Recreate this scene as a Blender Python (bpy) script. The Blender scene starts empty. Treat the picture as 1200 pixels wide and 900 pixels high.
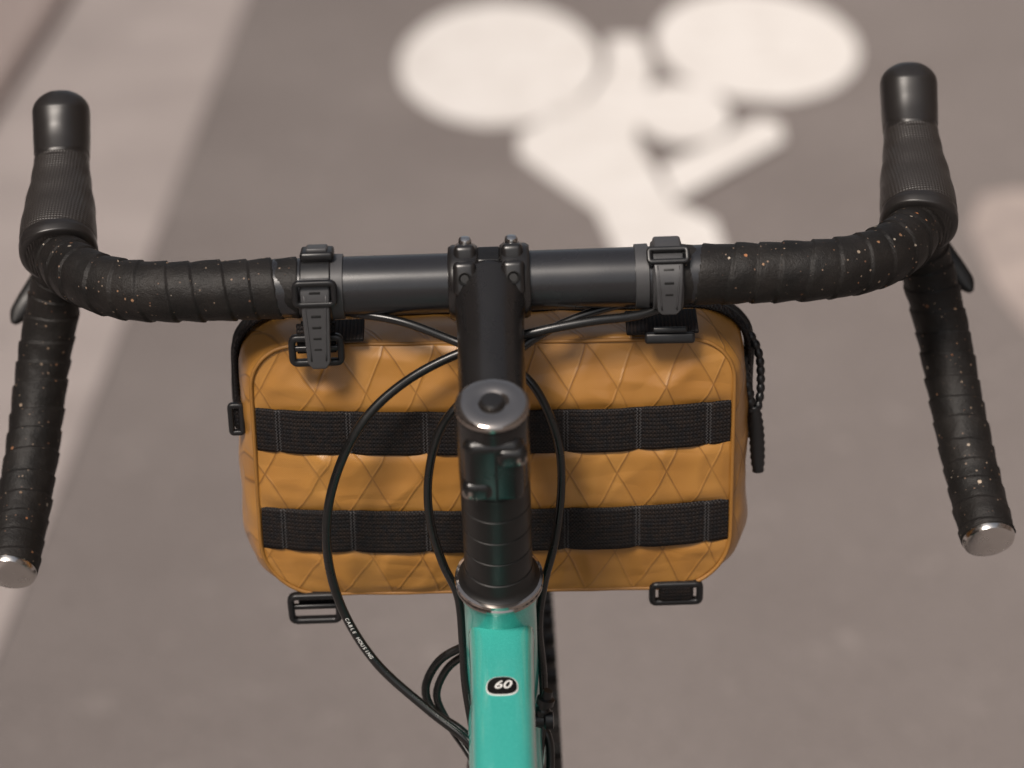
import bpy, bmesh, math, random
from mathutils import Vector, Matrix, noise
random.seed(4)
S=bpy.context.scene
V=Vector
rad=math.radians
# ------------------------------------------------------------------ materials
def mat(name,col,rough=.5,metal=0,coat=0,coatr=.1,spec=.5,sheen=0):
    m=bpy.data.materials.new(name); m.use_nodes=True
    b=m.node_tree.nodes['Principled BSDF']
    b.inputs['Base Color'].default_value=(*col,1)
    b.inputs['Roughness'].default_value=rough
    b.inputs['Metallic'].default_value=metal
    b.inputs['Coat Weight'].default_value=coat
    b.inputs['Coat Roughness'].default_value=coatr
    b.inputs['Specular IOR Level'].default_value=spec
    b.inputs['Sheen Weight'].default_value=sheen
    return m
class NT:
    def __init__(s,m):
        s.m=m; s.t=m.node_tree; s.n=s.t.nodes; s.b=s.n['Principled BSDF']
        s.tc=s.n.new('ShaderNodeTexCoord'); s.obj=s.tc.outputs['Object']
    def put(s,inp,v):
        if isinstance(v,(int,float)): inp.default_value=v
        elif isinstance(v,tuple): inp.default_value=v
        else: s.t.links.new(v,inp)
    def M(s,op,a,b=0,c=0):
        n=s.n.new('ShaderNodeMath'); n.operation=op
        s.put(n.inputs[0],a); s.put(n.inputs[1],b); s.put(n.inputs[2],c)
        return n.outputs[0]
    def xyz(s):
        n=s.n.new('ShaderNodeSeparateXYZ'); s.put(n.inputs[0],s.obj); return n.outputs
    def noise(s,scale,detail=3,rough=.5,vec=None,dist=0):
        n=s.n.new('ShaderNodeTexNoise'); n.inputs['Scale'].default_value=scale
        n.inputs['Detail'].default_value=detail; n.inputs['Roughness'].default_value=rough
        n.inputs['Distortion'].default_value=dist
        s.put(n.inputs['Vector'],vec or s.obj); return n.outputs['Fac']
    def vor(s,scale):
        n=s.n.new('ShaderNodeTexVoronoi'); n.inputs['Scale'].default_value=scale
        s.put(n.inputs['Vector'],s.obj); return n
    def ramp(s,f,stops):
        n=s.n.new('ShaderNodeValToRGB'); s.put(n.inputs[0],f)
        e=n.color_ramp.elements
        while len(e)<len(stops): e.new(.5)
        for i,(p,c) in enumerate(stops):
            e[i].position=p; e[i].color=(*c,1) if len(c)==3 else c
        return n.outputs[0]
    def mix(s,f,a,b):
        n=s.n.new('ShaderNodeMix'); n.data_type='RGBA'
        s.put(n.inputs[0],f); s.put(n.inputs[6],a); s.put(n.inputs[7],b); return n.outputs[2]
    def maprange(s,v,a,b,c=0,d=1):
        n=s.n.new('ShaderNodeMapRange'); s.put(n.inputs[0],v)
        for i,x in enumerate((a,b,c,d)): n.inputs[i+1].default_value=x
        return n.outputs[0]
    def bump(s,h,dist,strength=1,prev=None):
        n=s.n.new('ShaderNodeBump'); n.inputs['Distance'].default_value=dist
        n.inputs['Strength'].default_value=strength
        s.put(n.inputs['Height'],h)
        if prev: s.put(n.inputs['Normal'],prev)
        s.put(s.b.inputs['Normal'],n.outputs[0]); return n.outputs[0]
    def color(s,c): s.put(s.b.inputs['Base Color'],c)
    def rough(s,c): s.put(s.b.inputs['Roughness'],c)

# bar tape: foam with cork specks
m_tape=mat('bar_tape_foam',(.012,.011,.011),.56,spec=.30)
k=NT(m_tape)
def specks(scale,prob,rmax):
    v=k.vor(scale); dist=k.noise(1400,1)
    rc=k.n.new('ShaderNodeSeparateColor'); k.put(rc.inputs[0],v.outputs['Color'])
    thr=k.M('MULTIPLY',k.M('POWER',rc.outputs[1],2.0),rmax)
    return k.M('MULTIPLY',k.M('LESS_THAN',k.M('ADD',v.outputs['Distance'],k.M('MULTIPLY',k.M('SUBTRACT',dist,.5),.16)),thr),k.M('GREATER_THAN',rc.outputs[0],prob)),rc.outputs[2]
s1_,c1_=specks(240,.66,.26); s2_,c2_=specks(430,.55,.26)
speck=k.ramp(c1_,[(0,(.34,.13,.05)),(.4,(.40,.25,.15)),(1,(.52,.46,.38))])
speck2=k.ramp(c2_,[(0,(.13,.065,.04)),(1,(.26,.20,.15))])
patch=k.maprange(k.noise(14,1),.40,.62,.35,1)
basec=k.ramp(k.noise(60,2),[(.3,(.0075,.0068,.0065)),(.7,(.0155,.0132,.012))])
k.color(k.mix(k.M('MULTIPLY',s1_,patch),k.mix(s2_,basec,speck2),speck))
n1=k.bump(k.noise(1300,1),.0003,.7)
k.bump(k.noise(350,2),.0006,.5,n1)

m_rubber=mat('hood_rubber',(.018,.016,.0155),.36,spec=.5)
k=NT(m_rubber); k.rough(k.maprange(k.noise(40,2),.3,.7,.30,.42))
m_rib=mat('hood_rubber_ribbed',(.030,.026,.024),.44,spec=.5)
k=NT(m_rib); x,y,z=k.xyz()
g=k.M('MULTIPLY',k.M('ABSOLUTE',k.M('SINE',k.M('MULTIPLY',x,1900))),k.M('ABSOLUTE',k.M('SINE',k.M('MULTIPLY',k.M('ADD',y,k.M('MULTIPLY',z,.5)),1700))))
k.bump(g,.0004,.7)
m_bar=mat('bar_anodised',(.018,.018,.0205),.25,spec=.7)
k=NT(m_bar); k.bump(k.noise(2500,1),.0001,.2); k.rough(k.maprange(k.noise(30,3),.3,.7,.21,.30))
m_stem=mat('stem_black',(.012,.011,.011),.28,spec=.65)
k=NT(m_stem); k.bump(k.noise(2500,1),.0001,.2); k.rough(k.maprange(k.noise(50,3),.3,.7,.24,.34))
m_gloss=mat('gloss_black',(.009,.0085,.0085),.2,spec=.5)
k=NT(m_gloss); k.rough(k.maprange(k.noise(80,3),.3,.7,.20,.30))
m_space=mat('spacer_satin_black',(.009,.0085,.0085),.44,spec=.40)
k=NT(m_space); k.rough(k.maprange(k.noise(80,3),.3,.7,.38,.50))
m_cap=mat('cap_dark_chrome',(.42,.38,.35),.1,metal=.97)
k=NT(m_cap); k.rough(k.maprange(k.noise(120,3),.3,.7,.06,.16))
m_steel=mat('polished_steel',(.62,.60,.58),.2,metal=1)
k=NT(m_steel); k.rough(k.maprange(k.noise(150,3),.3,.7,.12,.30))
m_plastic=mat('black_plastic',(.010,.010,.011),.33)
k=NT(m_plastic); k.rough(k.maprange(k.noise(200,2),.3,.7,.28,.42))
m_grey=mat('grey_strap_rubber',(.055,.055,.058),.42)
k=NT(m_grey); k.rough(k.maprange(k.noise(200,2),.3,.7,.36,.5))
m_cable=mat('cable_housing',(.007,.007,.007),.26,spec=.6)
k=NT(m_cable); k.rough(k.maprange(k.noise(60,2),.3,.7,.20,.36))
m_white=mat('white_print',(.75,.75,.73),.5)
k=NT(m_white); k.rough(k.maprange(k.noise(60,2),.3,.7,.4,.6))
m_teal=mat('teal_paint',(.035,.44,.37),.35,metal=.1,coat=1,coatr=.06)
k=NT(m_teal)
k.color(k.mix(k.maprange(k.noise(1800,1),.45,.7),(.045,.42,.36,1),(.08,.51,.45,1)))
k.b.inputs['Coat Roughness'].default_value=.05
m_tire=mat('tyre_rubber',(.018,.017,.016),.75)
k=NT(m_tire); k.bump(k.vor(110).outputs['Distance'],.003,.8)
m_dark=mat('recess_shade_black',(.003,.003,.003),.6)  # near-black colour stands in for the shade inside slit, slots and bolt holes
k=NT(m_dark); k.rough(.6)

# bag fabric
m_fab=mat('bag_sailcloth',(.42,.2,.05),.38,spec=.7)
k=NT(m_fab); x,y,z=k.xyz()
xx=k.M('ADD',x,k.M('MULTIPLY',y,.6)); zz=z
wob=k.M('MULTIPLY',k.noise(24,1),.11)
def dist_line(sgn,sp_=.0235):
    u=k.M('DIVIDE',k.M('ADD',k.M('MULTIPLY',xx,.88),k.M('MULTIPLY',zz,sgn*.475)),sp_)
    u=k.M('ADD',u,wob)
    return k.M('ABSOLUTE',k.M('SUBTRACT',k.M('FRACT',u),.5)), k.M('FLOOR',k.M('ADD',u,.5))
d1,f1=dist_line(1); d2,f2=dist_line(-1)
dm=k.M('MINIMUM',d1,d2)
ln=k.maprange(dm,.006,.026,1,0); wide=k.maprange(dm,0,.05,1,0)
weave=k.M('MULTIPLY',k.M('SINE',k.M('MULTIPLY',xx,5200)),k.M('SINE',k.M('MULTIPLY',zz,5200)))
par=k.M('ABSOLUTE',k.M('MODULO',k.M('ADD',f1,f2),2))
base=k.mix(k.maprange(k.noise(26,3),.3,.7),(.36,.160,.030,1),(.45,.215,.046,1))
base=k.mix(k.M('MULTIPLY',par,.16),base,(.54,.29,.08,1))
base=k.mix(k.maprange(weave,-1,1,0,.14),base,(.25,.12,.03,1))
k.color(k.mix(k.M('MULTIPLY',ln,k.maprange(k.noise(18,1),.35,.6,.30,.70)),base,(.15,.062,.013,1)))
mp=k.n.new('ShaderNodeMapping'); k.put(mp.inputs[0],k.obj); mp.inputs['Rotation'].default_value=(0,.95,0); mp.inputs['Scale'].default_value=(1,1,2.6)
mp2=k.n.new('ShaderNodeMapping'); k.put(mp2.inputs[0],k.obj); mp2.inputs['Rotation'].default_value=(0,-1.05,0); mp2.inputs['Scale'].default_value=(1,1,2.8)
cr1=k.M('ABSOLUTE',k.M('SUBTRACT',k.noise(15,1,.5,mp.outputs[0],.3),.5)); cr2=k.M('ABSOLUTE',k.M('SUBTRACT',k.noise(14,1,.5,mp2.outputs[0],.3),.5))
crs=k.M('ADD',k.maprange(cr1,0,.12,0,1),k.maprange(cr2,0,.12,0,1))
n1=k.bump(crs,.0010,.28)
n1=k.bump(k.noise(30,2,.45),.0030,.28,n1)
n2=k.bump(wide,.00034,.7,n1)
k.bump(weave,.00012,.3,n2)
k.rough(k.maprange(k.noise(50,2),.3,.7,.28,.38))
m_pipe=mat('bag_piping',(.30,.14,.030),.5)
k=NT(m_pipe); k.bump(k.noise(1800,1),.0004,.5)
m_web=mat('webbing',(.010,.009,.009),.6,spec=.32)
k=NT(m_web); x,y,z=k.xyz()
w1=k.M('SINE',k.M('ADD',k.M('MULTIPLY',x,3100),k.M('MULTIPLY',k.M('SIGN',k.M('SINE',k.M('MULTIPLY',z,2700))),1.5)))
w2=k.M('ABSOLUTE',k.M('SINE',k.M('MULTIPLY',z,1350)))
w=k.M('ADD',k.M('MULTIPLY',w1,.55),k.M('MULTIPLY',w2,.6))
k.color(k.mix(k.maprange(w,-.4,1.2),(.002,.002,.0025,1),k.ramp(k.noise(260,2),[(.35,(.012,.0115,.014)),(.65,(.030,.020,.016))])))
k.bump(w,.0005,.8)
m_thread=mat('thread',(.070,.067,.070),.6)
k=NT(m_thread); k.rough(.6)

# ------------------------------------------------------------------ mesh helpers
def finish(name,bm,m,parent,smooth=True,loc=None,rot=None,sharp=None):
    me=bpy.data.meshes.new(name)
    bmesh.ops.recalc_face_normals(bm,faces=bm.faces[:])
    bm.to_mesh(me); bm.free()
    for mm in (m if isinstance(m,(list,tuple)) else [m]): me.materials.append(mm)
    if smooth:
        for p in me.polygons: p.use_smooth=True
        if sharp: me.set_sharp_from_angle(angle=rad(sharp))
    o=bpy.data.objects.new(name,me); S.collection.objects.link(o)
    if parent: o.parent=parent
    if loc is not None: o.location=loc
    if rot is not None: o.rotation_euler=rot
    return o
def cr(P,step=.004,closed=False):
    P=[V(p) for p in P]; n=len(P); out=[]
    rng=range(n) if closed else range(n-1)
    for i in rng:
        if closed: p0,p1,p2,p3=P[(i-1)%n],P[i],P[(i+1)%n],P[(i+2)%n]
        else:
            p1,p2=P[i],P[i+1]
            p0=P[i-1] if i>0 else p1*2-p2
            p3=P[i+2] if i+2<n else p2*2-p1
        c=max(2,int((p2-p1).length/step))
        for j in range(c):
            t=j/c
            out.append(.5*((2*p1)+(p2-p0)*t+(2*p0-5*p1+4*p2-p3)*t*t+(3*p1-p0-3*p2+p3)*t**3))
    if not closed: out.append(P[-1])
    return out
def sweep(name,pts,rf,seg,m,parent,axis=None,closed=False,cap=True,matf=None,sharp=None,loc=None,rot=None,bm=None,done=True):
    n=len(pts); own=bm is None
    if own: bm=bmesh.new()
    L=[0]
    for i in range(1,n): L.append(L[-1]+(pts[i]-pts[i-1]).length)
    prev=None; rings=[]
    for i in range(n):
        if closed: t=pts[(i+1)%n]-pts[i-1]
        else: t=pts[min(i+1,n-1)]-pts[max(i-1,0)]
        t.normalize()
        ref=V(axis) if axis is not None else (prev if prev is not None else (V((1,0,0)) if abs(t.x)<.8 else V((0,0,1))))
        a=ref-t*ref.dot(t); a.normalize(); prev=a
        b=t.cross(a)
        ring=[]
        for j in range(seg):
            an=2*math.pi*j/seg
            if callable(rf):
                ra,rb=rf(L[i],L[i]/L[-1],an)
            else: ra=rf*math.cos(an); rb=rf*math.sin(an)
            ring.append(bm.verts.new(pts[i]+a*ra+b*rb))
        rings.append(ring)
    for i in range(n if closed else n-1):
        A=rings[i];B=rings[(i+1)%n]
        for j in range(seg):
            f=bm.faces.new((A[j],A[(j+1)%seg],B[(j+1)%seg],B[j]))
            if matf: f.material_index=matf(L[i]/L[-1])
    if cap and not closed:
        bm.faces.new(rings[0][::-1]); f=bm.faces.new(rings[-1])
        if matf: f.material_index=matf(1)
    if own and done: return finish(name,bm,m,parent,True,loc,rot,sharp)
def lathe(name,org,axis,prof,m,parent,seg=48,sharp=35,bm=None):
    own=bm is None
    if own: bm=bmesh.new()
    org=V(org); ax=V(axis).normalized()
    a=ax.orthogonal().normalized(); b=ax.cross(a)
    rings=[]
    for s,r in prof:
        rings.append([bm.verts.new(org+ax*s+(a*math.cos(2*math.pi*j/seg)+b*math.sin(2*math.pi*j/seg))*max(r,1e-5)) for j in range(seg)])
    for i in range(len(rings)-1):
        for j in range(seg):
            bm.faces.new((rings[i][j],rings[i][(j+1)%seg],rings[i+1][(j+1)%seg],rings[i+1][j]))
    bm.faces.new(rings[0][::-1]); bm.faces.new(rings[-1])
    if own: return finish(name,bm,m,parent,True,None,None,sharp)
def rbox(name,size,loc,rot,bev,m,parent,segs=3,taper=1,bm_in=None):
    bm=bmesh.new(); bmesh.ops.create_cube(bm,size=1)
    for q in bm.verts:
        q.co.x*=size[0]*(taper if q.co.z<0 else 1); q.co.y*=size[1]; q.co.z*=size[2]
    bmesh.ops.bevel(bm,geom=bm.edges[:],offset=bev,segments=segs,profile=.5,affect='EDGES')
    return finish(name,bm,m,parent,True,loc,rot,40)
def rrect(hw,hh,r,n=8,rb=None):
    rb=rb if rb is not None else r
    out=[]
    for cx,cz,rr,a0 in ((hw-rb,-hh+rb,rb,-90),(hw-r,hh-r,r,0),(-hw+r,hh-r,r,90),(-hw+rb,-hh+rb,rb,180)):
        for i in range(n+1):
            a=rad(a0+90*i/n); out.append((cx+rr*math.cos(a),cz+rr*math.sin(a)))
    return out
def resample(P,N):
    n=len(P); L=[0]
    for i in range(n):
        a=P[i];b=P[(i+1)%n]; L.append(L[-1]+math.hypot(b[0]-a[0],b[1]-a[1]))
    out=[];k_=0
    for i in range(N):
        d=L[-1]*i/N
        while L[k_+1]<d: k_+=1
        f=(d-L[k_])/max(1e-9,L[k_+1]-L[k_]); a=P[k_];b=P[(k_+1)%n]
        out.append((a[0]+(b[0]-a[0])*f,a[1]+(b[1]-a[1])*f))
    return out
def empty(name,loc):
    e=bpy.data.objects.new(name,None); S.collection.objects.link(e); e.location=loc; e.empty_display_size=.1
    return e

# ------------------------------------------------------------------ BICYCLE (local origin = handlebar centre, 1 m above road)
bike=empty('bicycle',(0,0,1.0))
lathe('handlebar_tube',(-.112,0,0),(1,0,0),[(0,.0156),(.224,.0156)],m_bar,bike,64)
for sx in (-1,1):
    path=[(.099*sx,0,0),(.14*sx,0,0),(.172*sx,.001,0),(.196*sx,.009,0),(.215*sx,.024,.001),(.228*sx,.046,.001),(.2355*sx,.074,-.003),
          (.2395*sx,.095,-.017),(.2475*sx,.103,-.042),(.2565*sx,.094,-.078),(.2615*sx,.071,-.112),(.2650*sx,.038,-.139),(.268*sx,0,-.160)]
    pts=cr(path,.0007)
    ph=random.random()*9
    def rf(s,f,an,ph=ph,sx=sx):
        p=s/.0138+sx*an/(2*math.pi)+.30*noise.noise(V((s*45,ph,0)))
        fr=p-math.floor(p)
        r=.0152 if s<.1 else max(.0144,.0152-(s-.1)*.006)
        r+=.0011*(1-fr)**.8 + .00045*noise.noise(V((s*130,math.cos(an)*2,math.sin(an)*2+ph)))
        return r*math.cos(an),r*math.sin(an)
    sweep('bar_tape',pts,rf,48,m_tape,bike)
    e=V(path[-1]); d=(e-pts[-12]).normalized()
    lathe('bar_end_plug',e-d*.001,d,[(0,.0142),(.0025,.0146),(.0045,.0138),(.0055,.0120),(.0060,.006),(.0061,.0)],m_steel,bike)
    lathe('tape_finishing_collar',(sx*.0755,0,0),(sx,0,0),[(0,.0158),(.0002,.0170),(.007,.0172),(.0074,.0158)],m_grey,bike)
    # brake hood
    hp=cr([(.2330*sx,.0560,.0005),(.2345*sx,.0655,.0060),(.2360*sx,.085,.0125),(.2378*sx,.109,.023),(.239*sx,.128,.037),(.2398*sx,.142,.0535),(.240*sx,.148,.0665)],.0008)
    def hf(s,f,an):
        ks=[(0,.0178,.0190),(.004,.0198,.0210),(.018,.0211,.0222),(.05,.0211,.0226),(.065,.0207,.0219),(.14,.0206,.0217),(.32,.0192,.0199),(.5,.0166,.0180),(.62,.0152,.0168),(.78,.0158,.0165),(.87,.0160,.0161),(1,.0160,.0160)]
        for i in range(len(ks)-1):
            if f<=ks[i+1][0]+1e-6:
                u=(f-ks[i][0])/(ks[i+1][0]-ks[i][0])
                if i>3: u=u*u*(3-2*u)
                w=ks[i][1]+(ks[i+1][1]-ks[i][1])*u; h=ks[i][2]+(ks[i+1][2]-ks[i][2])*u; break
        if f>.885:
            q=math.sqrt(max(.0,1-((f-.885)/.115)**2.2)); w*=max(q,.02); h*=max(q,.02)
        c,s_=math.cos(an),math.sin(an); e_=.86
        g_=f-(.60+.05*abs(c)**2)
        if abs(g_)<.014: w*=.965;h*=.965
        if .055<f<.07: w*=.985;h*=.985
        return w*math.copysign(abs(c)**e_,c),h*math.copysign(abs(s_)**e_,s_)
    sweep('brake_hood',hp,hf,64,[m_rib,m_rubber],bike,axis=(1,0,0),matf=lambda f:1 if (f>.61 or f<.065) else 0)
    lp=cr([(.2405*sx,.158,.030),(.243*sx,.172,.010),(.250*sx,.172,-.02),(.262*sx,.160,-.045),(.273*sx,.147,-.060),(.281*sx,.140,-.072)],.002)
    def lf(s,f,an):
        w=.0085-.003*f if f<.93 else .0057*(1-((f-.93)/.07)**2*.75)
        return w*math.cos(an),.0030*math.sin(an)
    sweep('brake_lever',lp,lf,20,m_space,bike,axis=(1,0,0))

# stem
ha=rad(71)
A=V((0,-math.cos(ha),math.sin(ha)))
B=V((0,-math.sin(ha),-math.cos(ha)))
TL=rad(19)
T=V((0,-.1085,-.0195))
def ax(s,x=0,b=0): return T-A*s+B*b+V((x,0,0))
sp=[ax(.027).lerp(V((0,-.004,0)),i/40) for i in range(41)]
def sf(s,f,an):
    w=.0170+.0036*max(0,(f-.62)/.38)**2; h=.0172+.0012*f
    c,s_=math.cos(an),math.sin(an)
    return w*math.copysign(abs(c)**.93,c),h*math.copysign(abs(s_)**.93,s_)
sweep('stem_body',sp,sf,48,m_stem,bike,axis=(1,0,0))
for sx in (-1,1):
    lathe('stem_bar_clamp',(sx*.0055,0,0),(sx,0,0),[(0,.0165),(.0003,.0188),(.0018,.0198),(.0135,.0198),(.0155,.0186),(.0158,.016)],m_stem,bike,64)
    rbox('clamp_bolt_boss',(.0115,.018,.012),(sx*.0122,-.001,.0155),(rad(-15),0,0),.003,m_stem,bike,4)
    rbox('clamp_bolt_boss_rear',(.012,.010,.018),(sx*.0125,-.0155,.008),(rad(-20),0,0),.003,m_stem,bike,4)
    lathe('clamp_bolt',(sx*.0120,.001,.0200),(0,-.15,1),[(0,.0036),(.003,.0036),(.0042,.0030),(.0048,.0018),(.005,0)],m_steel,bike,24)
    lathe('clamp_bolt_recess',(sx*.0125,-.0200,.0098),(0,-1,.45),[(0,.0036),(.0010,.0036),(.0013,.0030),(.0009,.0026),(.0004,.002),(.0004,0)],m_dark,bike,24)
lathe('stem_faceplate_centre',(-.0056,0,0),(1,0,0),[(0,.0175),(.0112,.0175)],m_stem,bike,64)
rbox('faceplate_bridge',(.012,.012,.004),(0,-.006,.0165),(rad(18),0,0),.0012,m_gloss,bike)
lathe('stem_steerer_clamp',ax(.0515),A,[(0,.0165),(.001,.0178),(.044,.0178),(.0462,.0172),(.0464,.015)],m_gloss,bike,64)
rbox('steerer_clamp_back',(.0300,.012,.0395),ax(.0315,0,.0135),(TL,0,0),.0055,m_gloss,bike,6)
rbox('steerer_clamp_slit',(.0014,.0010,.034),ax(.0315,.001,.0193),(TL,0,0),.0003,m_dark,bike,2)  # thin black box on the surface, painted shade of the clamp gap
for s_,sx in ((.0205,1),(.0425,-1)):
    rbox('clamp_bolt_barrel',(.0160,.0110,.0115),ax(s_,sx*.0085,.0160),(TL,0,0),.0045,m_gloss,bike,6)
    lathe('steerer_clamp_bolt',ax(s_,sx*.0130,.0192),V((sx*.6,-1,0)),[(0,.0030),(.0014,.0030),(.0021,.0023),(.0022,.0014),(.0014,.0013),(.0014,0)],m_cap,bike,24)
lathe('top_cap',ax(.0050),A,[(0,.0165),(.0004,.0178),(.0022,.0184),(.0036,.0180),(.0046,.0164),(.0052,.0130),(.0054,.0075),(.0047,.0068),(.0047,.0)],m_cap,bike,72,60)
lathe('top_cap_bolt',ax(.0004),A,[(-.001,.0058),(.0012,.0058),(.0020,.0050),(.0022,.0)],m_stem,bike,32)
for i in range(4):
    lathe('headset_spacer',ax(.0512+(i+1)*.0155),A,[(0,.0170),(.0004,.0176),(.0150,.0176),(.0154,.0170)],m_space,bike,64)
lathe('headset_cover',ax(.1245),A,[(0,.0215),(.0010,.0212),(.0022,.0195),(.0040,.0186),(.0105,.0179),(.0112,.0170)],m_space,bike,64)
lathe('headset_ring',ax(.1300),A,[(0,.0212),(.0006,.0228),(.0022,.0230),(.0030,.0222),(.0036,.0222),(.0042,.0231),(.0058,.0229),(.0064,.0205)],m_cap,bike,72)
lathe('head_tube',ax(.275),A,[(0,.0215),(.006,.0218),(.012,.0195),(.125,.0190),(.134,.0192),(.140,.0203),(.1448,.0203)],m_teal,bike,64)
def tube(name,P,rf_,m=m_teal,sq=None):
    pts=cr(P,.008)
    if sq:
        w,h,e_=sq
        def f_(s,f,an):
            c,q=math.cos(an),math.sin(an)
            return w*math.copysign(abs(c)**e_,c),h*math.copysign(abs(q)**e_,q)
        return sweep(name,pts,f_,48,m,bike,axis=(1,0,0))
    return sweep(name,pts,rf_,32,m,bike)
tt0=V((0,-.066,-.1782)); tt1=V((0,-.640,-.2470))
sweep('top_tube',[tt0.lerp(tt1,i/160) for i in range(161)],
      lambda s,f,an:((.0160+.0014*math.exp(-s/.03))*math.copysign(abs(math.cos(an))**.60,math.cos(an)),(.0170)*math.copysign(abs(math.sin(an))**.60,math.sin(an))),64,m_teal,bike,axis=(1,0,0))
tube('down_tube',[(0,-.040,-.235),(0,-.28,-.478),(0,-.52,-.73)],.0,sq=(.020,.022,.8))
tube('seat_tube',[(0,-.52,-.73),(0,-.655,-.225)],.0165)
tube('seatpost',[(0,-.652,-.235),(0,-.700,-.06)],.0136,m_stem)
FA=.142
for sx in (-1,1):
    tube('chainstay',[(.02*sx,-.54,-.72),(.045*sx,-.70,-.69),(.066*sx,-.93,-.65)],.0095)
    tube('seatstay',[(.014*sx,-.645,-.27),(.045*sx,-.76,-.42),(.066*sx,-.93,-.65)],.0075)
    tube('fork_blade',[(.010*sx,-.018,-.290),(.030*sx,-.006,-.325),(.044*sx,.034,-.42),(.05*sx,FA,-.65)],.0105,m_stem)
rbox('fork_crown',(.046,.034,.034),ax(.292),(TL,0,0),.012,m_stem,bike,4)
lathe('bottom_bracket',(-.038,-.52,-.73),(1,0,0),[(0,.021),(.076,.021)],m_teal,bike)
lathe('crank_axle',(-.065,-.52,-.73),(1,0,0),[(0,.011),(.130,.011)],m_stem,bike)
lathe('chainring',(.050,-.52,-.73),(1,0,0),[(0,.086),(.004,.086),(.004,.055),(.007,.05),(.007,0)],m_stem,bike,64)
tube('crank_arm',[(.064,-.52,-.73),(.072,-.40,-.84)],.010,m_stem)
tube('crank_arm',[(-.064,-.52,-.73),(-.072,-.64,-.62)],.010,m_stem)
rbox('pedal',(.09,.08,.018),(.122,-.40,-.84),(0,0,0),.005,m_plastic,bike)
rbox('pedal',(.09,.08,.018),(-.122,-.64,-.62),(0,0,0),.005,m_plastic,bike)
def wheel(cy,x0=0):
    c=V((x0,cy,-.65)); N=120
    circ=lambda R:[c+V((0,R*math.cos(2*math.pi*i/N),R*math.sin(2*math.pi*i/N))) for i in range(N)]
    def tf(s,f,an): 
        return .0215*math.cos(an)*1.05,.0215*math.sin(an)
    sweep('tyre',circ(.327),tf,28,m_tire,bike,axis=(1,0,0),closed=True)
    bm=bmesh.new()
    for i in range(96):
        a=2*math.pi*i/96
        for kx,dz in ((-.019,-.004),(-.0075,0),(.0075,0),(.019,-.004)):
            r=.3475+dz; aa=a+(.015 if abs(kx)>.01 else 0)
            mx=Matrix.Translation(c+V((kx,r*math.cos(aa),r*math.sin(aa))))@Matrix.Rotation(aa,4,'X')@Matrix.Diagonal((.006,.005,.008,1))
            bmesh.ops.create_cube(bm,size=1,matrix=mx)
    finish('tyre_tread',bm,m_tire,bike,False)
    sweep('rim',circ(.302),lambda s,f,an:(.011*math.cos(an),.014*math.sin(an)),16,m_stem,bike,axis=(1,0,0),closed=True)
    lathe('hub',c+V((-.05,0,0)),(1,0,0),[(0,.010),(.015,.012),(.018,.024),(.022,.024),(.024,.014),(.076,.014),(.078,.024),(.082,.024),(.085,.012),(.10,.010)],m_stem,bike)
    bm=bmesh.new()
    for i in range(28):
        a=2*math.pi*i/28; sxx=1 if i%2 else -1; b_=a+(.9 if (i//2)%2 else -.9)
        p=c+V((sxx*.03,.022*math.cos(b_),.022*math.sin(b_))); q=c+V((sxx*.004,.295*math.cos(a),.295*math.sin(a)))
        sweep('',[p,q],.001,6,None,None,bm=bm)
    finish('spokes',bm,m_steel,bike)
wheel(FA,.010); wheel(-.93)
bm=bmesh.new(); rows=[]
for i in range(29):
    f=i/28; y_=-.600-.265*f
    hw=.018+.010*f+.045*max(0,min(1,(f-.35)/.5))**1.6
    if f>.95: hw*=.85
    if f<.05: hw*=.7
    row=[]
    for j in range(17):
        u=-1+j/8
        row.append(bm.verts.new((hw*math.sin(u*1.57),y_,-.045-.012*math.sin(f*3.1)+.012*f-.030*abs(u)**2.6)))
    rows.append(row)
for i in range(28):
    for j in range(16): bm.faces.new((rows[i][j],rows[i][j+1],rows[i+1][j+1],rows[i+1][j]))
sd=finish('saddle',bm,m_rubber,bike); md=sd.modifiers.new('t','SOLIDIFY'); md.thickness=.012; md.offset=-1 
for sx in (-1,1): tube('saddle_rail',[(.012*sx,-.63,-.075),(.022*sx,-.69,-.085),(.022*sx,-.76,-.085),(.035*sx,-.83,-.065)],.0035,m_steel)
# frame size badge
nrm=V((0,-.119,.993)).normalized(); tz=tt0+(tt1-tt0)*((.1244-.066)/.574)+nrm*.0169
def disc(name,ctr,nr,w,h,th,m,parent,rim=0):
    bm=bmesh.new(); zr=V(nr).normalized(); xr=V((1,0,0)); yr=zr.cross(xr)
    vs=[]
    for j in range(48):
        a=2*math.pi*j/48
        wf=w*(1+.12*math.sin(a)*-1)
        vs.append((abs(math.cos(a))**.75*math.copysign(wf,math.cos(a)),abs(math.sin(a))**.75*math.copysign(h,math.sin(a))))
    r0=[bm.verts.new(V(ctr)+xr*a+yr*b-zr*.001) for a,b in vs]; r1=[bm.verts.new(V(ctr)+xr*a+yr*b+zr*th) for a,b in vs]; r2=[bm.verts.new(V(ctr)+xr*a*.9+yr*b*.9+zr*(th*1.3)) for a,b in vs]
    for P_,Q_ in ((r0,r1),(r1,r2)):
        for j in range(48): bm.faces.new((P_[j],P_[(j+1)%48],Q_[(j+1)%48],Q_[j]))
    bm.faces.new(r2)
    return finish(name,bm,m,parent,True,None,None,30)
disc('badge_rim',tz,nrm,.0080,.0076,.0004,m_white,bike)
disc('size_badge',tz+nrm*.0003,nrm,.0075,.0070,.0004,m_gloss,bike)
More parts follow.
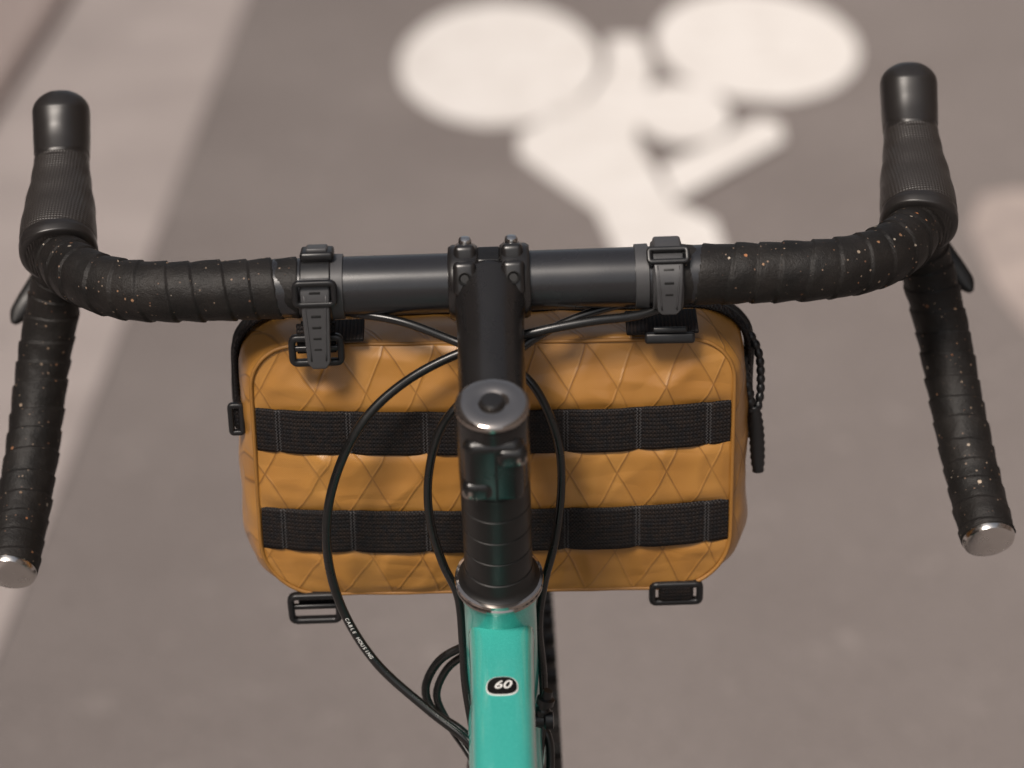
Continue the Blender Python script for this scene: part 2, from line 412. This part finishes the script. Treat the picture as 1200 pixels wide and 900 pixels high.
def text(name,body,size,mw,m,parent,bold=0):
    cu=bpy.data.curves.new(name,'FONT'); cu.body=body; cu.size=size; cu.align_x='CENTER'; cu.align_y='CENTER'; cu.extrude=.00006; cu.offset=bold; cu.shear=.25
    cu.materials.append(m)
    o=bpy.data.objects.new(name,cu); S.collection.objects.link(o); o.parent=parent; o.matrix_local=mw
    return o
xr=V((1,0,0)); yr=nrm.cross(xr)
def basis(x_,y_,z_,p): return Matrix(((x_.x,y_.x,z_.x,p.x),(x_.y,y_.y,z_.y,p.y),(x_.z,y_.z,z_.z,p.z),(0,0,0,1)))
text('badge_numerals','60',.0088,basis(xr,yr,nrm,tz+nrm*.0010),m_white,bike,.0001)

# cables
def cable(P,r=.0025,m=m_cable,name='cable_housing'):
    return sweep(name,cr(P,.003),r,14,m,bike)
C1=[(.130,.012,-.010),(.105,-.002,-.012),(.078,-.012,-.0165),(.051,-.0155,-.0180),(.022,-.017,-.0225),(-.016,-.017,-.0325),(-.0475,-.020,-.048),(-.0706,-.026,-.069),(-.0862,-.03,-.1012),(-.0915,-.03,-.1365),(-.086,-.03,-.173),(-.069,-.035,-.2055),(-.042,-.045,-.230),(-.0205,-.055,-.245),(-.006,-.062,-.262)]
cable(C1)
cable([(-.10,.004,-.012),(-.07,-.006,-.013),(-.045,-.012,-.0165),(-.018,-.018,-.026),(.004,-.027,-.033),(.018,-.034,-.041),(.0270,-.036,-.056),(.0333,-.036,-.0785),(.034,-.036,-.104),(.030,-.038,-.1335),(.0235,-.042,-.157),(.020,-.044,-.182),(.0215,-.044,-.212),(.0205,-.05,-.24),(.012,-.07,-.29)],.0023)
cable([(.11,.006,-.012),(.07,-.002,-.014),(.035,-.010,-.022),(.008,-.024,-.034),(-.019,-.036,-.0545),(-.0297,-.036,-.0715),(-.0355,-.036,-.096),(-.0355,-.036,-.121),(-.030,-.038,-.1445),(-.0225,-.042,-.163),(-.021,-.044,-.190),(-.0205,-.046,-.215),(-.017,-.05,-.245),(-.010,-.07,-.29)],.0023)
cable([(-.012,-.045,-.188),(-.0202,-.032,-.199),(-.0346,-.03,-.209),(-.0428,-.03,-.2255),(-.0387,-.035,-.238),(-.0225,-.045,-.246),(-.006,-.06,-.262)],.0024)
cable([(-.012,-.042,-.196),(-.0205,-.030,-.206),(-.031,-.028,-.216),(-.037,-.03,-.231),(-.031,-.035,-.246),(-.021,-.045,-.258),(-.008,-.06,-.275)],.0022)
cable([(.012,-.045,-.235),(.0225,-.05,-.245),(.024,-.055,-.262),(.020,-.065,-.285),(.012,-.08,-.32)],.0024)
lathe('barrel_adjuster',(.0185,-.062,-.232),(.25,0,1),[(0,.003),(.003,.0042),(.010,.0042),(.011,.0034),(.013,.0034),(.0135,.0048),(.017,.0048),(.0175,.003),(.022,.0026)],m_plastic,bike,20)
lathe('cable_stop',(.013,-.064,-.228),(1,0,0),[(0,.0035),(.008,.0035),(.009,.005),(.013,.005),(.0135,.003)],m_plastic,bike,20)
pc=cr(C1,.0003); 
i0=min(range(len(pc)),key=lambda i:(pc[i]-V((-.0775,-.0325,-.192))).length)
word='CABLE HOUSING'; stepi=int(.0021/ .0003)
i0-=stepi*len(word)//2
cam_dir=V((0,-.9,.43))
for i,ch in enumerate(word):
    if ch==' ': continue
    p=pc[i0+i*stepi]; d=(pc[i0+i*stepi+2]-pc[i0+i*stepi-2]).normalized()
    nz=(cam_dir-d*cam_dir.dot(d)).normalized(); yy=nz.cross(d)
    text('housing_print',ch,.0026,basis(d,yy,nz,p+nz*.00256),m_white,bike)

# ------------------------------------------------------------------ HANDLEBAR BAG
bag=empty('handlebar_bag',(0,0,1.0))
BC=V((-.001,0,-.1115)); BR=(0,rad(1.0),0)
HW,HH=.1285,.0745
ZW=(.0265,-.0325)
def puff(x_,z_,wr=True):
    a=max(0,1-abs(x_/.131)**3.0); b=max(0,1-abs(z_/.077)**3.0)
    d=-.0100*(a*b)
    for zw in ZW: d+=.0026*math.exp(-((z_-zw)/.013)**4)*min(1,a*b*3)
    if wr:
        k_=min(1,a*b*4)
        for zw in ZW: k_*=1-.85*math.exp(-((z_-zw)/.0145)**6)
        tx=noise.noise(V((x_*14,z_*22,1.3)))*.0028
        q=1-abs(noise.noise(V((x_*24+z_*14,z_*20-x_*9,5.1))))*2.6; q2=1-abs(noise.noise(V((x_*23-z_*16,z_*18+x_*10,9.7))))*2.6
        d+=k_*(tx-.0012*max(0,q)**2.5-.0012*max(0,q2)**2.5)
    return .006+d
N=300
O=resample(rrect(HW,HH,.024,10,.033),N)
bm=bmesh.new(); R=[]
cen=bm.verts.new((0,puff(0,0),0))
K=64
for i in range(1,K+1):
    r=(i/K)
    R.append([bm.verts.new((x_*r,puff(x_*r,z_*r),z_*r)) for x_,z_ in O])
def gus(y_,ex):
    ring=[]
    for j,(x_,z_) in enumerate(O):
        nx=max(-1,min(1,x_/HW)); nzv=max(-1,min(1,z_/HH))
        w=.0018*noise.noise(V((x_*30,y_*60,z_*30)))+.0012*noise.noise(V((x_*70,y_*40,z_*70)))
        ez=ex*(.35 if z_>0 else .45)
        exx=ex*(1.12 if z_<-.012 else .82+.3*max(0,min(1,(.05-z_)/.06)))
        ring.append(bm.verts.new((x_+(exx+w)*math.copysign(abs(nx)**1.5,nx),y_,z_+(ez+w)*math.copysign(abs(nzv)**1.5,nzv))))
    R.append(ring)
for y_,ex in ((.0068,.0008),(.009,.003),(.013,.0052),(.018,.0075),(.024,.009),(.031,.0105),(.038,.011),(.046,.011),(.054,.0105),(.062,.009),(.069,.006),(.074,.001),(.077,-.006)): gus(y_,ex)
for f in (.85,.6,.3):
    R.append([bm.verts.new((x_*f,.077+.012*(1-f),z_*f)) for x_,z_ in O])
c2=bm.verts.new((0,.090,0))
for j in range(N):
    bm.faces.new((cen,R[0][j],R[0][(j+1)%N])); bm.faces.new((c2,R[-1][j],R[-1][(j+1)%N]))
for i in range(len(R)-1):
    for j in range(N): bm.faces.new((R[i][j],R[i][(j+1)%N],R[i+1][(j+1)%N],R[i+1][j]))
finish('bag_body',bm,m_fab,bag,True,BC,BR)
sweep('seam_piping',[V((x_*1.004,.0055+.0006*noise.noise(V((x_*60,z_*60,0))),z_*1.004)) for x_,z_ in O],lambda s,f,an:((.0015)*math.cos(an),(.0012)*math.sin(an)),10,m_pipe,bag,axis=(0,1,0),closed=True,loc=BC,rot=BR)
zp=[V((x_+.0117*math.copysign(abs(x_/HW)**1.5,x_),.046,z_+(.0048 if z_>0 else .003)*math.copysign(abs(z_/HH)**1.5,z_))) for x_,z_ in O]
s0=next(i for i in range(N) if zp[i].x>.1 and zp[i].z>.0); s1=next(i for i in range(N) if zp[i].x<-.1 and zp[i].z<.02)
sweep('zipper_tape',zp[s0:s1],lambda s,f,an:((.009)*math.cos(an),(.0022)*math.sin(an)),12,m_web,bag,axis=(0,1,0),loc=BC,rot=BR)
sweep('zipper_coil',[p+V((.0015*math.copysign(1,p.x) if abs(p.x)>.12 else 0,0,.0015 if p.z>.06 else 0)) for p in zp[s0:s1]],lambda s,f,an:((.0028+.0006*math.sin(s*4500))*math.cos(an),(.0022+.0004*math.sin(s*4500))*math.sin(an)),10,m_plastic,bag,axis=(0,1,0),loc=BC,rot=BR)
tacks=[-.1155,-.0775,-.0365,0.0,.0385,.0775,.1155]
for zw in ZW:
    bm=bmesh.new(); nx,nz=360,14; g1=[]
    def wy(x_,z_):
        dmin=min(abs(x_-t) for t in tacks)
        lift=.0019*min(1,dmin/.010)**.6
        if abs(x_)>.1155: lift=.0006
        e_=.0022*max(0,min(1,(abs(x_)-.118)/.009))
        return puff(x_,zw,False)-.0028-lift+e_+abs(z_-zw)*.03
    for i in range(nx+1):
        x_=-.1275+.2550*i/nx; col=[]
        dmin=min(abs(x_-t) for t in tacks); pinch=1-.035*max(0,1-dmin/.004)
        for j in range(nz+1):
            dz=-.0127+.0254*j/nz
            col.append(bm.verts.new((x_,wy(x_,zw+dz)+(.0004 if j in(0,nz) else 0),zw+dz*pinch+.0005*noise.noise(V((x_*22,zw*9,0))))))
        g1.append(col)
    for i in range(nx):
        for j in range(nz): bm.faces.new((g1[i][j],g1[i+1][j],g1[i+1][j+1],g1[i][j+1]))
    o=finish('molle_webbing',bm,m_web,bag,True,BC,BR); md=o.modifiers.new('t','SOLIDIFY'); md.thickness=.0013; md.offset=-1
    bm=bmesh.new()
    for t in tacks:
        if t==0: continue
        for off in (-.0009,.0009):
            zz_=[V((t+off+(.0005 if q%2 else -.0005),0,zw-.0118+.0236*q/26)) for q in range(27)]
            for q in zz_: q.y=wy(t,q.z)-.0005
            sweep('',zz_,.00030,5,None,None,bm=bm)
    finish('bar_tack_stitching',bm,m_thread,bag,True,BC,BR)
def loop(name,cx,cz,cy,w,h,r,m,rx=0):
    pts=[V((x_,0,z_)) for x_,z_ in resample(rrect(w,h,min(w,h)*.35,6),64)]
    return sweep(name,pts,lambda s,f,an:(r*1.25*math.copysign(abs(math.cos(an))**.6,math.cos(an)),r*math.copysign(abs(math.sin(an))**.6,math.sin(an))),14,m,bag,axis=(0,1,0),closed=True,loc=V((cx,cy,cz)),rot=(rx,0,0))
def strap(cx,tail_z,left):
    lathe('strap_band',(cx-.0082,0,0),(1,0,0),[(0,.0150),(.0004,.0178),(.0010,.0183),(.0154,.0183),(.0160,.0178),(.0164,.0150)],m_plastic if left else m_grey,bag,48)
    if left:
        rbox('strap_head',(.0175,.014,.0050),(cx+.001,-.001,.0190),(rad(-4),0,0),.0018,m_plastic,bag)
        rbox('strap_head_pad',(.0110,.009,.0026),(cx+.001,-.0015,.0220),(rad(-4),0,0),.0010,m_grey,bag)
    else:
        rbox('strap_head',(.0145,.012,.0040),(cx,-.003,.0186),(rad(10),0,0),.0016,m_grey,bag)
    zt=.011 if left else .0165; nseg=24; bm=bmesh.new(); pr=[]
    yy_=lambda z_,q:-(.0183**2-max(0,z_)**2)**.5-.0012-.0010*math.sin(q*3)
    for i in range(nseg+1):
        f=i/nseg; z_=zt+(tail_z-zt)*f
        hw=.0078-.0020*f
        if f>.93: hw*=.82 if f<.99 else .6
        pr.append((yy_(z_,f),z_,hw))
    vs=[[bm.verts.new((cx+u*hw,y_,z_)) for u in (-1,-.8,0,.8,1)] for y_,z_,hw in pr]
    for i in range(nseg):
        for j in range(4): bm.faces.new((vs[i][j],vs[i][j+1],vs[i+1][j+1],vs[i+1][j]))
    o=finish('strap_tail',bm,m_grey,bag,True); md=o.modifiers.new('s','SOLIDIFY'); md.thickness=.0028; md.offset=0; b_=o.modifiers.new('b','BEVEL'); b_.width=.0007; b_.segments=2
    n_s=int(abs(tail_z-zt)/.0062)
    for i in range(1,n_s):
        z_=zt-i*.0062; 
        rbox('strap_slot',(.0062-.0026*i/n_s,.0008,.0013),(cx,yy_(z_,i/n_s)-.0013,z_),(rad(-30) if z_>.006 else 0,0,0),.0003,m_dark,bag,2)  # black box laid on the strap for the shade in each slot
    for sx in (-1,1):
        rp=[V((cx+sx*(.0056-.0018*q/8),yy_(zt+(tail_z-zt)*(.15+.75*q/8),.15+.75*q/8)-.0014,zt+(tail_z-zt)*(.15+.75*q/8))) for q in range(9)]
        sweep('strap_ridge',rp,.0005,6,m_grey,bag)
    if left:
        loop('strap_buckle',cx,.0045,-.0205,.0100,.0058,.0016,m_plastic,0)
    else:
        loop('strap_buckle',cx,.0165,-.0135,.0098,.0034,.0014,m_plastic,rad(-42))
strap(-.0896,-.0375,True)
strap(.0923,-.0135,False)
def ladder(cx,cy,cz,w,h,rx=0,bar=True):
    loop('ladder_lock',cx,cz,cy,w,h,.0019,m_plastic,rx)
    if bar: rbox('ladder_lock_bar',(2*w,.003,.0032),(cx,cy,cz+.001),(rx,0,0),.001,m_plastic,bag)
ladder(-.0915,-.0085,-.0318,.0128,.0070)
rbox('webbing_tab',(.0205,.002,.016),(-.0915,-.0065,-.026),(rad(-10),0,0),.0007,m_web,bag)
rbox('webbing_tab_base',(.034,.018,.0022),(-.0840,.006,-.0275),(rad(14),0,0),.0008,m_web,bag)
rbox('ladder_lock',(.0265,.0042,.0060),(.0935,-.0065,-.0325),(rad(-15),rad(1),0),.0018,m_plastic,bag,4)
rbox('ladder_lock_bar',(.0180,.0030,.0030),(.0935,-.0075,-.0275),(rad(-15),rad(1),0),.001,m_plastic,bag,4)
rbox('webbing_tab_base',(.038,.020,.0022),(.0900,.006,-.0285),(rad(14),0,0),.0008,m_web,bag)
ladder(-.1035,.006,-.1935,.0132,.0088,rad(12))
rbox('webbing_tab_lower',(.0205,.0030,.018),(-.1025,.008,-.1865),(rad(12),0,0),.001,m_web,bag)
ladder(.0972,.006,-.1915,.0132,.0062,rad(12),False)
rbox('webbing_tab_lower',(.0195,.0060,.014),(.0972,.0065,-.1905),(rad(12),0,0),.0025,m_web,bag)
zc=cr([(.112,.046,-.040),(.1215,.040,-.0445),(.134,.036,-.0585),(.1385,.034,-.078),(.1415,.034,-.095)],.0005)
sweep('zip_pull_cord',zc,lambda s,f,an:((.0021+.0009*abs(math.sin(s*620)))*math.cos(an),(.0021+.0009*abs(math.sin(s*620)))*math.sin(an)),12,m_plastic,bag)
sweep('zip_pull_cord',cr([(.118,.050,-.033),(.133,.046,-.043),(.1445,.040,-.060),(.1465,.038,-.082),(.1440,.034,-.097)],.0005),lambda s,f,an:((.0017+.0008*abs(math.sin(s*620)))*math.cos(an),(.0017+.0008*abs(math.sin(s*620)))*math.sin(an)),12,m_plastic,bag)
sweep('zip_pull_toggle',cr([(.1425,.034,-.092),(.1440,.033,-.108),(.1450,.032,-.131)],.001),lambda s,f,an:((.0042-.0012*abs(2*f-1)**3+.0003*math.sin(s*1500))*math.cos(an),(.003)*math.sin(an)),16,m_plastic,bag)
loop('side_d_ring',-.1400,-.083,.020,.0030,.0080,.0016,m_plastic)
rbox('side_tab',(.006,.016,.013),(-.1385,.028,-.083),(0,0,0),.0015,m_web,bag)

# ------------------------------------------------------------------ ROAD
m_asp=mat('asphalt',(.2,.18,.17),.9,spec=.25)
k=NT(m_asp)
a_=k.ramp(k.noise(1.3,4,.6),[(.3,(.215,.188,.179)),(.5,(.245,.216,.206)),(.72,(.282,.250,.238))])
vv=k.vor(130); st=k.maprange(vv.outputs['Distance'],.1,.6)
a_=k.mix(k.M('MULTIPLY',st,.35),a_,(.15,.130,.123,1))
a_=k.mix(k.maprange(k.noise(14,3,.7),.60,.70,0,.45),a_,(.37,.333,.314,1))
a_=k.mix(k.maprange(k.noise(55,2,.7),.54,.70,0,.6),a_,(.15,.130,.123,1))
k.color(a_); k.bump(vv.outputs['Distance'],.003,.6)
m_conc=mat('gutter_concrete',(.33,.29,.275),.85,spec=.25)
k=NT(m_conc); k.color(k.ramp(k.noise(4,4,.6),[(.3,(.36,.316,.302)),(.7,(.45,.396,.378))])); k.bump(k.noise(150,2),.002,.5)
m_kerb=mat('kerb_granite',(.3,.24,.22),.8)
k=NT(m_kerb); k.color(k.ramp(k.noise(60,3,.6),[(.3,(.30,.24,.22)),(.7,(.44,.37,.35))])); k.bump(k.noise(150,2),.002,.5)
m_pav=mat('pavement',(.35,.3,.28),.85)
k=NT(m_pav); k.color(k.ramp(k.noise(3,4,.6),[(.3,(.42,.36,.34)),(.7,(.50,.44,.42))])); k.bump(k.noise(120,2),.002,.5)
m_paint=mat('road_paint',(.8,.77,.74),.7,spec=.3)
k=NT(m_paint); k.color(k.ramp(k.noise(9,5,.65),[(.25,(.68,.64,.61)),(.5,(.80,.77,.74)),(.8,(.84,.81,.79))])); k.bump(k.vor(130).outputs['Distance'],.002,.5)
m_worn=mat('worn_road_paint',(.4,.35,.32),.85,spec=.25)
k=NT(m_worn); k.color(k.ramp(k.noise(5,5,.7),[(.3,(.29,.25,.235)),(.6,(.45,.38,.35)),(.8,(.52,.45,.41))])); k.bump(k.vor(130).outputs['Distance'],.002,.5)
def sheet(name,P,z_,m,parent=None):
    bm=bmesh.new(); bm.faces.new([bm.verts.new((a,b,z_)) for a,b in P]); return finish(name,bm,m,parent,False)
sheet('road',[(-150,-150),(150,-150),(150,300),(-150,300)],0,m_asp)
ex=lambda y_,o=0:-.638+.0133*y_+o
sheet('gutter',[(ex(-40,-.42),-40),(ex(-40),-40),(ex(80),80),(ex(80,-.42),80)],.004,m_conc)
kerb=empty('kerb',(0,0,0))
def prism(name,x0,x1,y0,y1,z1,m,bev):
    bm=bmesh.new(); q=[]
    for z_ in (-.05,z1):
        q.append([bm.verts.new((ex(y_,x_),y_,z_)) for x_,y_ in ((x0,y0),(x1,y0),(x1,y1),(x0,y1))])
    bm.faces.new(q[0][::-1]); bm.faces.new(q[1])
    for j in range(4): bm.faces.new((q[0][j],q[0][(j+1)%4],q[1][(j+1)%4],q[1][j]))
    bmesh.ops.bevel(bm,geom=bm.edges[:],offset=bev,segments=3,affect='EDGES')
    return finish(name,bm,m,kerb if name=='kerb_stone' else None,True,None,None,40)
for i in range(60):
    prism('kerb_stone',-.60,-.4205,-18+i*.9,-18+i*.9+.892,.045,m_kerb,.010)
prism('pavement',-6.5,-.604,-40,80,.040,m_pav,.004)
sym=empty('bike_lane_symbol',(0,0,0))
def ell(cx,cy,a,b,n=64,w=.0): return [((cx+a*math.cos(2*math.pi*i/n)*(1+w*noise.noise(V((i*.4,cx*9,0))))),cy+b*math.sin(2*math.pi*i/n)*(1+w*noise.noise(V((i*.4,cx*9,4))))) for i in range(n)]
sheet('painted_wheel',ell(.0055,3.80,.2115,.455,w=.02),.004,m_paint,sym)
sheet('painted_wheel.001',ell(.5585,3.87,.214,.425,w=.02),.004,m_paint,sym)
body=[(.244,3.95),(.318,3.94),(.324,3.684),(.294,3.48),(.262,3.24),(.278,3.11),(.308,2.87),(.372,2.77),(.375,2.55),(.20,2.55),(.170,2.84),(.085,3.04),(.037,3.16),(.039,3.29),(.0945,3.39),(.1845,3.52),(.231,3.695)]
sheet('painted_rider',body,.004,m_paint,sym)
sheet('painted_arm',[(.298,3.06),(.509,3.33),(.545,3.29),(.539,3.185),(.308,2.87)],.008,m_paint,sym)
sheet('painted_head',ell(.359,3.37,.095,.20),.012,m_paint,sym)
sheet('lane_patch',[(.815,2.15),(.90,2.05),(1.1,1.98),(1.6,1.9),(1.6,2.5),(1.1,2.72),(.92,2.88),(.85,2.86),(.80,2.7),(.79,2.4)],.004,m_worn)

# ------------------------------------------------------------------ unseen street facades on both sides, added for reflections in glossy parts
m_brick=mat('facade_brick',(.25,.13,.09),.85)
k=NT(m_brick); br=k.n.new('ShaderNodeTexBrick'); br.inputs['Scale'].default_value=4; k.put(br.inputs['Vector'],k.obj)
br.inputs['Color1'].default_value=(.24,.13,.09,1); br.inputs['Color2'].default_value=(.30,.17,.12,1); br.inputs['Mortar'].default_value=(.3,.27,.24,1)
k.color(br.outputs['Color'])
m_stone=mat('facade_stone',(.33,.28,.24),.8)
k=NT(m_stone); k.color(k.ramp(k.noise(2,3),[(.3,(.27,.23,.2)),(.7,(.36,.31,.27))]))
m_glass=mat('window_glass',(.02,.025,.03),.08)
k=NT(m_glass); k.rough(.08)
def building(name,x_face,y0,y1,h,side,m):
    root=empty(name,(0,0,0))
    def box(n_,a,b,mm):
        bm=bmesh.new(); bmesh.ops.create_cube(bm,size=1)
        for q in bm.verts: q.co=V([a[i]+(b[i]-a[i])*(q.co[i]+.5) for i in range(3)])
        return finish(n_,bm,mm,root,False)
    s=side
    box('walls',(min(x_face,x_face+s*10),y0,0),(max(x_face,x_face+s*10),y1,h),m)
    box('cornice',(min(x_face-s*.35,x_face+s*10),y0+.01,h+.003),(max(x_face-s*.35,x_face+s*10),y1-.01,h+.45),m_stone)
    bmf=bmesh.new(); bmg=bmesh.new()
    nfl=int(h/3.3); nw=int((y1-y0)/2.4)
    for fl in range(nfl):
        for j in range(nw):
            yc=y0+(j+.5)*(y1-y0)/nw; zc=1.9+fl*3.3
            for bmm,wx,wy_,wz in ((bmf,.10,1.35,2.0),(bmg,.14,1.1,1.75)):
                bmesh.ops.create_cube(bmm,size=1,matrix=Matrix.Translation((x_face-s*.02,yc,zc))@Matrix.Diagonal((wx,wy_,wz,1)))
    finish('window_frames',bmf,m_stone,root,False); finish('windows',bmg,m_glass,root,False)
building('unseen_brick_building',-7.2,-22,-4,13,-1,m_brick)
building('unseen_stone_building',-7.2,-3.9,14,15,-1,m_stone)
building('unseen_brick_building',-7.2,14.1,34,12,-1,m_brick)
building('unseen_stone_building',9.5,-20,-2,14,1,m_stone)
building('unseen_brick_building',9.5,-1.9,16,13,1,m_brick)
building('unseen_stone_building',9.5,16.1,36,15,1,m_stone)

# ------------------------------------------------------------------ light
w=bpy.data.worlds.new('World'); S.world=w; w.use_nodes=True
nt=w.node_tree; bg=nt.nodes['Background']; sky=nt.nodes.new('ShaderNodeTexSky')
sky.sky_type='NISHITA'; sky.sun_disc=False; sky.sun_elevation=rad(52); sky.sun_rotation=rad(208); sky.dust_density=4; sky.air_density=1; sky.ozone_density=.5
hs=nt.nodes.new('ShaderNodeHueSaturation'); hs.inputs['Saturation'].default_value=.4
nt.links.new(sky.outputs[0],hs.inputs['Color']); nt.links.new(hs.outputs[0],bg.inputs[0]); bg.inputs[1].default_value=.10
sl=bpy.data.lights.new('sun','SUN'); sl.energy=3.3; sl.angle=rad(16); sl.color=(1,.895,.80)
so=bpy.data.objects.new('sun',sl); S.collection.objects.link(so)
el,az=rad(52),rad(208)
d=V((math.sin(az)*math.cos(el),math.cos(az)*math.cos(el),math.sin(el)))
so.rotation_euler=d.to_track_quat('Z','Y').to_euler(); so.location=(0,0,5)
# ------------------------------------------------------------------ camera
cd=bpy.data.cameras.new('camera'); co=bpy.data.objects.new('camera',cd); S.collection.objects.link(co)
cd.lens=85; cd.sensor_width=36; cd.clip_start=.05; cd.clip_end=600
co.matrix_world=Matrix.Translation((.010,-1.173,1.4634))@Matrix.Rotation(rad(66),4,'X')@Matrix.Rotation(rad(-1.9),4,'Z')
cd.dof.use_dof=True; cd.dof.focus_distance=1.28; cd.dof.aperture_fstop=4.2
S.camera=co
S.view_settings.view_transform='Standard'; S.view_settings.look='None'; S.view_settings.exposure=0
